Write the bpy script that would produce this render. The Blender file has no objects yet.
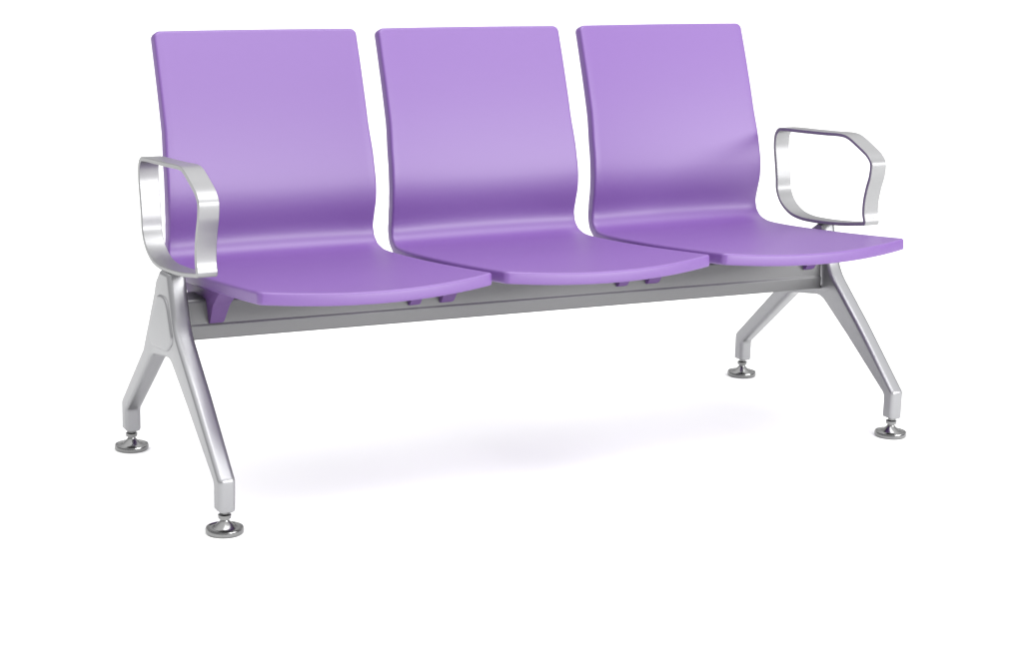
import bpy, bmesh, math
from mathutils import Vector, Matrix

# ------------------------------------------------------------------ camera, light, exposure
sc = bpy.context.scene
C = sc.collection

cd = bpy.data.cameras.new('camera')
cam = bpy.data.objects.new('camera', cd)
C.objects.link(cam)
sc.camera = cam
YAW, PIT, ROL = 0.4946, -0.2024, 0.0251
fw = Vector((math.sin(YAW)*math.cos(PIT), math.cos(YAW)*math.cos(PIT), math.sin(PIT)))
rt = Vector((math.cos(YAW), -math.sin(YAW), 0))
up = rt.cross(fw)
r2 = rt*math.cos(ROL) + up*math.sin(ROL)
u2 = -rt*math.sin(ROL) + up*math.cos(ROL)
M = Matrix((r2, u2, -fw)).transposed().to_4x4()
M.translation = Vector((-2.0087, -3.6109, 1.2406))
cam.matrix_world = M
cd.sensor_width = 36
cd.lens = 36*1861.08/1023
cd.shift_x = (511.5-498.10)/1023
cd.shift_y = (271.64-327.5)/1023
cd.clip_end = 200

sc.view_settings.view_transform = 'Standard'
sc.view_settings.look = 'None'
sc.view_settings.exposure = 0
sc.view_settings.gamma = 1

w = bpy.data.worlds.new('World')
sc.world = w
w.use_nodes = True
nt = w.node_tree
bg = nt.nodes['Background']
# studio surround: bright ceiling, dimmer towards the horizon
tcw = nt.nodes.new('ShaderNodeTexCoord')
sep = nt.nodes.new('ShaderNodeSeparateXYZ')
nt.links.new(tcw.outputs['Generated'], sep.inputs[0])
rampw = nt.nodes.new('ShaderNodeValToRGB')
rampw.color_ramp.interpolation = 'EASE'
e0, e1 = rampw.color_ramp.elements
e0.position, e0.color = 0.10, (0.25, 0.25, 0.255, 1)
e1.position, e1.color = 0.85, (1, 1, 1, 1)
nt.links.new(sep.outputs['Z'], rampw.inputs[0])
nt.links.new(rampw.outputs[0], bg.inputs[0])
bg.inputs[1].default_value = 1.85


def area(name, loc, target, size, size_y, power, col=(1, 1, 1)):
    d = bpy.data.lights.new(name, 'AREA')
    d.shape = 'RECTANGLE'
    d.size = size
    d.size_y = size_y
    d.energy = power
    d.color = col
    o = bpy.data.objects.new(name, d)
    C.objects.link(o)
    o.location = loc
    o.rotation_euler = (Vector(target)-Vector(loc)).to_track_quat('-Z', 'Y').to_euler()
    return o


area('front_softbox', (2.7, -6.2, 2.45), (0, 0.1, 0.65), 5.2, 1.2, 420)
area('overhead_softbox', (0.3, -0.9, 3.7), (0, 0.1, 0.4), 3.4, 2.0, 100)


# ------------------------------------------------------------------ materials
def mat(name, col, metal=0.0, rough=0.5, bump=0.0, bscale=(300, 300, 300), var=0.0, rvar=0.0, coat=0.0, spec=0.5):
    m = bpy.data.materials.new(name)
    m.use_nodes = True
    nt = m.node_tree
    b = nt.nodes['Principled BSDF']
    b.inputs['Base Color'].default_value = (*col, 1)
    b.inputs['Metallic'].default_value = metal
    b.inputs['Roughness'].default_value = rough
    b.inputs['Coat Weight'].default_value = coat
    b.inputs['Coat Roughness'].default_value = 0.3
    b.inputs['Specular IOR Level'].default_value = spec
    tc = nt.nodes.new('ShaderNodeTexCoord')
    mp = nt.nodes.new('ShaderNodeMapping')
    mp.inputs['Scale'].default_value = bscale
    nt.links.new(tc.outputs['Object'], mp.inputs[0])
    nz = nt.nodes.new('ShaderNodeTexNoise')
    nz.inputs['Scale'].default_value = 1
    nz.inputs['Detail'].default_value = 4
    nt.links.new(mp.outputs[0], nz.inputs['Vector'])
    if bump:
        bp = nt.nodes.new('ShaderNodeBump')
        bp.inputs['Strength'].default_value = bump
        bp.inputs['Distance'].default_value = 0.001
        nt.links.new(nz.outputs['Fac'], bp.inputs['Height'])
        nt.links.new(bp.outputs[0], b.inputs['Normal'])
    if var:
        mr = nt.nodes.new('ShaderNodeMapRange')
        mr.inputs['To Min'].default_value = 1-var
        mr.inputs['To Max'].default_value = 1+var
        nt.links.new(nz.outputs['Fac'], mr.inputs['Value'])
        mx = nt.nodes.new('ShaderNodeVectorMath')
        mx.operation = 'SCALE'
        mx.inputs[0].default_value = col
        nt.links.new(mr.outputs[0], mx.inputs['Scale'])
        nt.links.new(mx.outputs[0], b.inputs['Base Color'])
    if rvar:
        mr = nt.nodes.new('ShaderNodeMapRange')
        mr.inputs['To Min'].default_value = max(0, rough-rvar)
        mr.inputs['To Max'].default_value = rough+rvar
        nt.links.new(nz.outputs['Fac'], mr.inputs['Value'])
        nt.links.new(mr.outputs[0], b.inputs['Roughness'])
    return m


M_pu = mat('purple_moulded_plastic', (0.123, 0.051, 0.226), 0, 0.45, bump=0.08, bscale=(900, 900, 900), var=0.03, spec=0.75)
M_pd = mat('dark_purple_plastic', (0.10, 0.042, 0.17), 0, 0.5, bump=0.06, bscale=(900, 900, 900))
M_al = mat('satin_cast_aluminium', (0.285, 0.285, 0.295), 0.88, 0.37, bump=0.03, bscale=(500, 500, 500), rvar=0.05)
M_arm = mat('polished_aluminium', (0.275, 0.275, 0.28), 0.85, 0.40, bscale=(40, 500, 500), rvar=0.04)
M_beam = mat('painted_steel_grey', (0.15, 0.15, 0.153), 0.8, 0.45, bump=0.03, bscale=(30, 700, 700), rvar=0.05)
M_ft = mat('chromed_steel', (0.22, 0.22, 0.22), 1.0, 0.22, rvar=0.06)
M_fl = mat('white_studio_floor', (0.935, 0.94, 0.928), 0, 0.9, var=0.004, bscale=(3, 3, 3))


# ------------------------------------------------------------------ helpers
def finish(name, bm, m, parent=None, smooth=True, sharp=35):
    bmesh.ops.recalc_face_normals(bm, faces=bm.faces)
    me = bpy.data.meshes.new(name)
    bm.to_mesh(me)
    bm.free()
    me.materials.append(m)
    if smooth:
        for p in me.polygons:
            p.use_smooth = True
        me.set_sharp_from_angle(angle=math.radians(sharp))
    o = bpy.data.objects.new(name, me)
    C.objects.link(o)
    if parent:
        o.parent = parent
    return o


def fillet(pts, closed=True, n=6):
    """polyline of (a, b, r) with its corners rounded"""
    out = []
    N = len(pts)
    for i, (a, b, r) in enumerate(pts):
        p = Vector((a, b))
        if r <= 0:
            out.append(p)
            continue
        p0 = Vector(pts[i-1][:2])
        p1 = Vector(pts[(i+1) % N][:2])
        d0 = (p0-p).normalized()
        d1 = (p1-p).normalized()
        ang = d0.angle(d1)
        ang = min(ang, 3.12)
        t = r/math.tan(ang/2)
        t = min(t, 0.48*(p0-p).length, 0.48*(p1-p).length)
        s = p+d0*t
        e = p+d1*t
        for k in range(n+1):
            u = k/n
            out.append(s*(1-u)**2 + p*2*u*(1-u) + e*u*u)
    return out


def offset_ctrl(P, e):
    """control polygon of (a, b, r) moved inwards by e, radii adjusted"""
    N = len(P)
    area2 = sum(P[i][0]*P[(i+1) % N][1]-P[(i+1) % N][0]*P[i][1] for i in range(N))
    sg = 1 if area2 > 0 else -1
    out = []
    for i in range(N):
        p = Vector(P[i][:2])
        d0 = (p-Vector(P[i-1][:2])).normalized()
        d1 = (Vector(P[(i+1) % N][:2])-p).normalized()
        n0 = Vector((-d0.y, d0.x))*sg
        n1 = Vector((-d1.y, d1.x))*sg
        m = (n0+n1)
        m = m/max(0.3, m.dot(n0))
        convex = (d0.x*d1.y-d0.y*d1.x)*sg > 0
        r = P[i][2]
        if r > 0:
            r = max(0.0006, r-e) if convex else r+e
        q = p+m*e
        out.append((q.x, q.y, r))
    return out


def prism_round(bm, P, x0, x1, bx, be, seg=5, n=7):
    """YZ outline (a, b, r) extruded along x; long rims rounded bx along x and be inwards"""
    secs = []
    for k in range(seg+1):
        th = k/seg*math.pi/2
        secs.append((x0+bx*(1-math.sin(th)), be*(1-math.cos(th))))
    secs = secs[::-1]
    secs += [(x1-(x-x0), e) for x, e in secs[::-1]]
    rings = []
    for x, e in secs:
        rings.append([bm.verts.new((x, p.x, p.y)) for p in fillet(offset_ctrl(P, e), n=n)])
    N = len(rings[0])
    for a, b in zip(rings, rings[1:]):
        for i in range(N):
            j = (i+1) % N
            bm.faces.new((a[i], a[j], b[j], b[i]))
    bm.faces.new(rings[0])
    bm.faces.new(list(reversed(rings[-1])))


def prism_x(bm, pts, x0, x1, bev=0.0, seg=3, taper=None):
    """closed YZ outline extruded along x, its long rims bevelled"""
    vs0 = [bm.verts.new((x0, p[0], p[1])) for p in pts]
    vs1 = [bm.verts.new((x1, p[0], p[1])) for p in pts]
    N = len(pts)
    f0 = bm.faces.new(vs0)
    f1 = bm.faces.new(list(reversed(vs1)))
    for i in range(N):
        j = (i+1) % N
        bm.faces.new((vs0[j], vs0[i], vs1[i], vs1[j]))
    if bev:
        es = list(f0.edges)+list(f1.edges)
        bmesh.ops.bevel(bm, geom=es, offset=bev, segments=seg, profile=0.5, affect='EDGES', clamp_overlap=False)


def lathe(bm, prof, cx, cy, seg=40):
    rings = []
    for r, z in prof:
        if r < 1e-6:
            rings.append([bm.verts.new((cx, cy, z))])
        else:
            rings.append([bm.verts.new((cx+r*math.cos(2*math.pi*k/seg), cy+r*math.sin(2*math.pi*k/seg), z)) for k in range(seg)])
    for a, b in zip(rings, rings[1:]):
        for k in range(seg):
            j = (k+1) % seg
            if len(a) == 1 and len(b) > 1:
                bm.faces.new((a[0], b[k], b[j]))
            elif len(b) == 1 and len(a) > 1:
                bm.faces.new((a[k], b[0], a[j]))
            elif len(a) > 1:
                bm.faces.new((a[k], b[k], b[j], a[j]))


def catmull(P, n=14):
    out = []
    Q = [P[0]*2-P[1]]+P+[P[-1]*2-P[-2]]
    for i in range(1, len(Q)-2):
        p0, p1, p2, p3 = Q[i-1:i+3]
        # centripetal
        def tj(ti, a, b): return ti+max((b-a).length, 1e-6)**0.5
        t0 = 0; t1 = tj(t0, p0, p1); t2 = tj(t1, p1, p2); t3 = tj(t2, p2, p3)
        for k in range(n):
            t = t1+(t2-t1)*k/n
            A1 = p0*((t1-t)/(t1-t0))+p1*((t-t0)/(t1-t0))
            A2 = p1*((t2-t)/(t2-t1))+p2*((t-t1)/(t2-t1))
            A3 = p2*((t3-t)/(t3-t2))+p3*((t-t2)/(t3-t2))
            B1 = A1*((t2-t)/(t2-t0))+A2*((t-t0)/(t2-t0))
            B2 = A2*((t3-t)/(t3-t1))+A3*((t-t1)/(t3-t1))
            out.append(B1*((t2-t)/(t2-t1))+B2*((t-t1)/(t2-t1)))
    out.append(P[-1])
    return out


def smooth01(t):
    t = min(1, max(0, t))
    return t*t*(3-2*t)


# ------------------------------------------------------------------ the floor
bm = bmesh.new()
bmesh.ops.create_grid(bm, x_segments=4, y_segments=4, size=60)
fl = finish('floor', bm, M_fl, smooth=False)
fl['kind'] = 'structure'
fl['label'] = 'seamless white studio floor under the bench'

# ------------------------------------------------------------------ the bench
bench = bpy.data.objects.new('waiting_bench', None)
C.objects.link(bench)
bench['label'] = 'purple three-seat waiting bench on silver metal legs with an armrest at each end'
bench['category'] = 'bench'

# --- moulded seat shell: one smooth surface, split at the crease into backrest and seat
PITCH = 0.53
T = 0.0255
PROF = [Vector(p) for p in [
    (0.284, 0.926), (0.2475, 0.83), (0.213, 0.73), (0.1855, 0.635), (0.1745, 0.585), (0.1725, 0.55),
    (0.1780, 0.515), (0.1845, 0.488), (0.1850, 0.4680), (0.1740, 0.4500), (0.150, 0.4425), (0.08, 0.4435),
    (-0.02, 0.4505), (-0.13, 0.460), (-0.24, 0.471), (-0.32, 0.4795), (-0.382, 0.4865)]]
PW = [0.2365, 0.2370, 0.2375, 0.242, 0.2435, 0.2435, 0.242, 0.241, 0.2425, 0.245, 0.2480, 0.2490,
      0.2495, 0.2500, 0.2505, 0.2510, 0.2510]
NPS = 14
curve = catmull(PROF, NPS)
for _ in range(2):                                       # even spacing, then soften the bends
    L_ = [0.0]
    for a, b in zip(curve, curve[1:]):
        L_.append(L_[-1]+(b-a).length)
    even, j = [], 0
    for i in range(451):
        t = L_[-1]*i/450
        while j < len(L_)-2 and L_[j+1] < t:
            j += 1
        even.append(curve[j].lerp(curve[j+1], (t-L_[j])/(L_[j+1]-L_[j])))
    for k in range(90):
        even = [even[0]]+[(even[i-1]+even[i]*2+even[i+1])/4 for i in range(1, 450)]+[even[-1]]
    curve = even
arc = [0.0]
for a, b in zip(curve, curve[1:]):
    arc.append(arc[-1]+(b-a).length)
END = arc[-1]
karc = [arc[min(range(len(curve)), key=lambda k: (curve[k]-p).length)] for p in PROF]
CREASE = karc[10]          # backrest above, seat below


def at_arc(s):
    if s <= 0:
        d = (curve[1]-curve[0]).normalized()
        return curve[0]+d*s
    if s >= END:
        d = (curve[-1]-curve[-2]).normalized()
        return curve[-1]+d*(s-END)
    lo, hi = 0, len(arc)-1
    while hi-lo > 1:
        m_ = (lo+hi)//2
        if arc[m_] <= s:
            lo = m_
        else:
            hi = m_
    u = (s-arc[lo])/(arc[hi]-arc[lo])
    return curve[lo].lerp(curve[hi], u)


def halfw(s):
    s = min(max(s, 0), END)
    for i in range(len(karc)-1):
        if s <= karc[i+1]:
            u = smooth01((s-karc[i])/(karc[i+1]-karc[i]))
            return PW[i]*(1-u)+PW[i+1]*u
    return PW[-1]


BULGE = 0.036


def surf(a, s):
    """a across in metres, s along the profile in metres"""
    q = a/0.245
    k = 1-min(1, q*q)
    tf = smooth01((s-(END-0.30))/0.30)
    s2 = s+BULGE*k*tf
    p = at_arc(s2)
    y, z = p.x, p.y
    # waterfall front, lower in the middle, seat pan dished a little
    z -= 0.013*k*tf + 0.004*k*smooth01((s-CREASE)/0.12)*(1-tf)
    # backrest slightly hollow across its width
    tb = (1-smooth01((s-karc[3])/(karc[11]-karc[3])))
    y += 0.013*k*tb-0.005*tb
    return Vector((a, y, z))


def snorm(a, s):
    e = 0.002
    da = surf(a+e, s)-surf(a-e, s)
    ds = surf(a, s+e)-surf(a, s-e)
    n = ds.cross(da)
    return n.normalized() * (1 if n.normalized().dot(Vector((0, -1, 1))) > 0 else -1)


NA = 32
NC = 7
R_TOP, R_FR = 0.014, 0.012


def rows(e):
    """list of (s, halfwidth) for the outline inset by e"""
    out = []
    r = max(R_TOP-e, 1e-4)
    for k in range(NC+1):
        ph = k/NC*math.pi/2
        s = e + r*(1-math.cos(ph))
        out.append((s, halfw(s)-e-r+r*math.sin(ph)))
    s0 = e+r
    r_ = max(R_FR-e, 1e-4)
    s1 = END-e-r_
    lo_, hi_ = karc[4], karc[12]                         # closer rows round the bends
    mid = [R_TOP+(lo_-R_TOP)*i/36 for i in range(1, 36)]
    mid += [lo_+(hi_-lo_)*i/130 for i in range(131)]
    mid += [hi_+(END-R_FR-hi_)*i/44 for i in range(1, 44)]
    for s in mid:
        out.append((s, halfw(s)-e))
    for k in range(NC, -1, -1):
        ph = k/NC*math.pi/2
        s = END-e-r_*(1-math.cos(ph))
        out.append((s, halfw(s)-e-r_+r_*math.sin(ph)))
    return out


def layer(e, d, offx):
    """grid of points at inset e and depth d below the upper surface"""
    g = []
    for s, hw in rows(e):
        line = []
        for j in range(NA+1):
            a = hw*(-1+2*j/NA)
            p = surf(a, s)-snorm(a, s)*d
            line.append(Vector((p.x+offx, p.y, p.z)))
        g.append(line)
    return g


def shell_mesh():
    RB = 0.0055
    specs = []
    for k in range(4):                                   # front rounding
        th = k/4*math.pi/2
        specs.append((RB*(1-math.sin(th)), RB*(1-math.cos(th))))
    specs.append((0.0, RB))
    specs.append((0.0, T-RB))
    for k in range(1, 5):
        th = k/4*math.pi/2
        specs.append((RB*(1-math.cos(th)), T-RB+RB*math.sin(th)))
    L = [layer(e, d, 0) for e, d in specs]
    nr = len(L[0])
    bm = bmesh.new()
    front = [[bm.verts.new(p) for p in line] for line in L[0]]
    back = [[bm.verts.new(p) for p in line] for line in L[-1]]

    def border(g):
        b = [g[0][j] for j in range(NA+1)]
        b += [g[i][NA] for i in range(1, nr)]
        b += [g[nr-1][j] for j in range(NA-1, -1, -1)]
        b += [g[i][0] for i in range(nr-2, 0, -1)]
        return b
    for g in (front, back):
        for i in range(nr-1):
            for j in range(NA):
                bm.faces.new((g[i][j], g[i+1][j], g[i+1][j+1], g[i][j+1]))
    rings = [border(front)]
    for k in range(1, len(L)-1):
        rings.append([bm.verts.new(p) for p in border(L[k])])
    rings.append(border(back))
    for r0, r1 in zip(rings, rings[1:]):
        n = len(r0)
        for k in range(n):
            j = (k+1) % n
            bm.faces.new((r0[k], r0[j], r1[j], r1[k]))
    bmesh.ops.recalc_face_normals(bm, faces=bm.faces)
    bm.normal_update()
    return bm


def split_shell():
    bm = shell_mesh()
    bm.verts.ensure_lookup_table()
    # which side of the crease: nearest profile arc of the face centre
    cy, cz = at_arc(CREASE)
    n = snorm(0, CREASE)
    t = at_arc(CREASE+0.004)-at_arc(CREASE-0.004)
    t.normalize()
    res = []
    data = []
    for f in bm.faces:
        c = f.calc_center_median()
        side = ((c.y-cy)*t.x+(c.z-cz)*t.y) > 0 and c.z < 0.55
        data.append(side)
    vn = {v.index: v.normal.copy() for v in bm.verts}
    for want, nm in ((False, 'backrest'), (True, 'seat')):
        idx = {}
        vs, fs, src = [], [], []
        for f, sd in zip(bm.faces, data):
            if sd != want:
                continue
            q = []
            for v in f.verts:
                if v.index not in idx:
                    idx[v.index] = len(vs)
                    vs.append(v.co.copy())
                    src.append(v.index)
                q.append(idx[v.index])
            fs.append(q)
        me = bpy.data.meshes.new(nm)
        me.from_pydata(vs, [], fs)
        me.materials.append(M_pu)
        for p in me.polygons:
            p.use_smooth = True
        me.normals_split_custom_set_from_vertices([vn[i] for i in src])
        me.update()
        res.append(me)
    bm.free()
    return res


me_back, me_seat = split_shell()


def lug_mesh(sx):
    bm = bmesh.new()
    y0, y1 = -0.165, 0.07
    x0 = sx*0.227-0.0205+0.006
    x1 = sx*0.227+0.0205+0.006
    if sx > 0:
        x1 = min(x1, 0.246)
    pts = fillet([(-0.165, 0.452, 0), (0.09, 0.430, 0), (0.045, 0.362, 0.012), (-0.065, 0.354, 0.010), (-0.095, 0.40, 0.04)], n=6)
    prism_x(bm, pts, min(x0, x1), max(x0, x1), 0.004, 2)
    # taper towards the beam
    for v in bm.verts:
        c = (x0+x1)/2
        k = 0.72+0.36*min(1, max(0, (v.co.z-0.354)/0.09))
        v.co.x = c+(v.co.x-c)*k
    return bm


lugs = {}
for i in range(3):
    off = (-PITCH+0.0015, 0, PITCH+0.003)[i]
    for nm, me in (('backrest', me_back), ('seat', me_seat)):
        o = bpy.data.objects.new(nm, me)
        C.objects.link(o)
        o.parent = bench
        o.location.x = off
        if nm == 'seat':
            st = o
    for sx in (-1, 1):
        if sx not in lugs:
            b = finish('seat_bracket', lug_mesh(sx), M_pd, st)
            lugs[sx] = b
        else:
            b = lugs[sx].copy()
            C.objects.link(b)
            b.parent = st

# --- beam: extruded profile with a lip along its lower front edge
bm = bmesh.new()
bp = fillet([(-0.060, 0.312, 0.004), (-0.060, 0.3405, 0.004), (-0.0575, 0.345, 0.003), (-0.0545, 0.396, 0.008),
             (0.030, 0.396, 0.010), (0.040, 0.349, 0.002), (0.040, 0.312, 0.006)], n=4)
prism_x(bm, bp, -0.815, 0.812)
for v in bm.verts:
    v.co.z += -0.009*v.co.x/0.8
beam = finish('beam', bm, M_beam, bench)


# --- cast leg frames
LEG = [(-0.345, 0.044, 0.003), (-0.345, 0.110, 0.016), (-0.205, 0.245, 0.0), (-0.086, 0.352, 0.12), (-0.050, 0.462, 0.004),
       (-0.027, 0.461, 0.008), (0.010, 0.436, 0.02), (0.034, 0.405, 0.04), (0.124, 0.268, 0.03), (0.192, 0.205, 0.0), (0.292, 0.112, 0.018), (0.292, 0.044, 0.003),
       (0.258, 0.044, 0.003), (0.258, 0.094, 0.014), (0.165, 0.176, 0.0), (0.062, 0.268, 0.05), (-0.055, 0.286, 0.060), (-0.165, 0.208, 0.0), (-0.311, 0.098, 0.016),
       (-0.311, 0.044, 0.003)]


def leg_frame(sx):
    cx = -0.829 if sx < 0 else 0.8255
    bm = bmesh.new()
    leg = list(LEG)
    if sx < 0:                                           # this casting's head is the broader one
        leg[5], leg[6], leg[7] = (0.004, 0.461, 0.008), (0.030, 0.436, 0.02), (0.044, 0.405, 0.04)
    prism_round(bm, leg, cx-0.0200, cx+0.0200, 0.0115, 0.0085, 6, 8)
    for v in bm.verts:                                   # the casting narrows towards its feet
        k = 0.90+0.10*smooth01((v.co.z-0.08)/0.22)
        v.co.x = cx+(v.co.x-cx)*k
    # raised cheek on the outer side where the rear leg is cast onto the front one
    ck = [(-0.086, 0.325, 0.03), (-0.047, 0.416, 0.045), (0.012, 0.408, 0.03), (0.075, 0.315, 0.03), (0.050, 0.290, 0.03), (-0.050, 0.300, 0.04)]
    xs = sorted((cx+sx*0.0100, cx+sx*0.0240))
    prism_round(bm, ck, xs[0], xs[1], 0.0045, 0.006, 5, 8)
    # socket that takes the end of the beam
    sk = [(-0.067, 0.305, 0.012), (-0.058, 0.402, 0.014), (0.040, 0.402, 0.014), (0.050, 0.305, 0.014)]
    xs = sorted((cx-sx*0.010, cx-sx*0.0235))
    prism_round(bm, sk, xs[0], xs[1], 0.012, 0.010, 5, 6)
    o = finish('leg_frame', bm, M_al, bench, sharp=60)
    for fy in (-0.328, 0.275):
        fb = bmesh.new()
        lathe(fb, [(0, 0.0), (0.0350, 0.0), (0.0372, 0.0025), (0.0376, 0.008), (0.0362, 0.0115), (0.0335, 0.0122), (0.0315, 0.0105),
                   (0.026, 0.0098), (0.020, 0.0125), (0.0155, 0.0185), (0.0100, 0.0235), (0.0085, 0.0270),
                   (0.0085, 0.030), (0.0125, 0.0305), (0.0130, 0.037), (0.011, 0.0385), (0.0075, 0.039), (0.0075, 0.055), (0, 0.055)], cx, fy, 48)
        f = finish('levelling_foot', fb, M_ft, o)
    return o


for sx in (-1, 1):
    leg_frame(sx)


# --- loop armrests: a flat strip bent into a closed ring
def armrest(sx):
    key = [(-0.040, 0.6875), (-0.110, 0.6920), (-0.134, 0.6890), (-0.178, 0.6710), (-0.213, 0.6530), (-0.2275, 0.6360), (-0.2270, 0.606), (-0.217, 0.572), (-0.2110, 0.540),
           (-0.2115, 0.513), (-0.2170, 0.4935), (-0.2130, 0.4860), (-0.200, 0.4832), (-0.120, 0.4700), (-0.030, 0.4610), (0.035, 0.4590), (0.078, 0.4660), (0.117, 0.4880),
           (0.137, 0.5170), (0.1420, 0.550), (0.1500, 0.592), (0.1570, 0.630), (0.1540, 0.6600), (0.141, 0.6740), (0.120, 0.6775), (0.040, 0.6825)]
    K = [Vector(k) for k in key]
    ext = catmull(K[-2:]+K+K[:3], 10)
    outer = ext[20:20+10*len(K)]
    # drop near-duplicate points
    o2 = []
    for p in outer:
        if not o2 or (p-o2[-1]).length > 0.0008:
            o2.append(p)
    N = len(o2)
    th = 0.009
    inner = []
    cen = Vector((-0.04, 0.57))
    for i in range(N):
        t = (o2[(i+1) % N]-o2[i-1]).normalized()
        n = Vector((-t.y, t.x))
        if n.dot(cen-o2[i]) < 0:
            n = -n
        inner.append(o2[i]+n*th)
    x0, x1 = sx*0.8215-0.0215, sx*0.8215+0.0215
    b = 0.0014
    bm = bmesh.new()
    loops = []
    # cross-section of 8 points per station, with softened corners
    for i in range(N):
        o, q = o2[i], inner[i]
        d = (q-o).normalized()
        sec = []
        for x, p in ((x0+b, o), (x1-b, o), (x1, o+d*b), (x1, q-d*b), (x1-b, q), (x0+b, q), (x0, q-d*b), (x0, o+d*b)):
            sec.append(bm.verts.new((x, p.x, p.y)))
        loops.append(sec)
    for i in range(N):
        a, c = loops[i], loops[(i+1) % N]
        for k in range(8):
            j = (k+1) % 8
            bm.faces.new((a[k], a[j], c[j], c[k]))
    return finish('armrest', bm, M_arm, bench, sharp=30)


for sx in (-1, 1):
    armrest(sx)
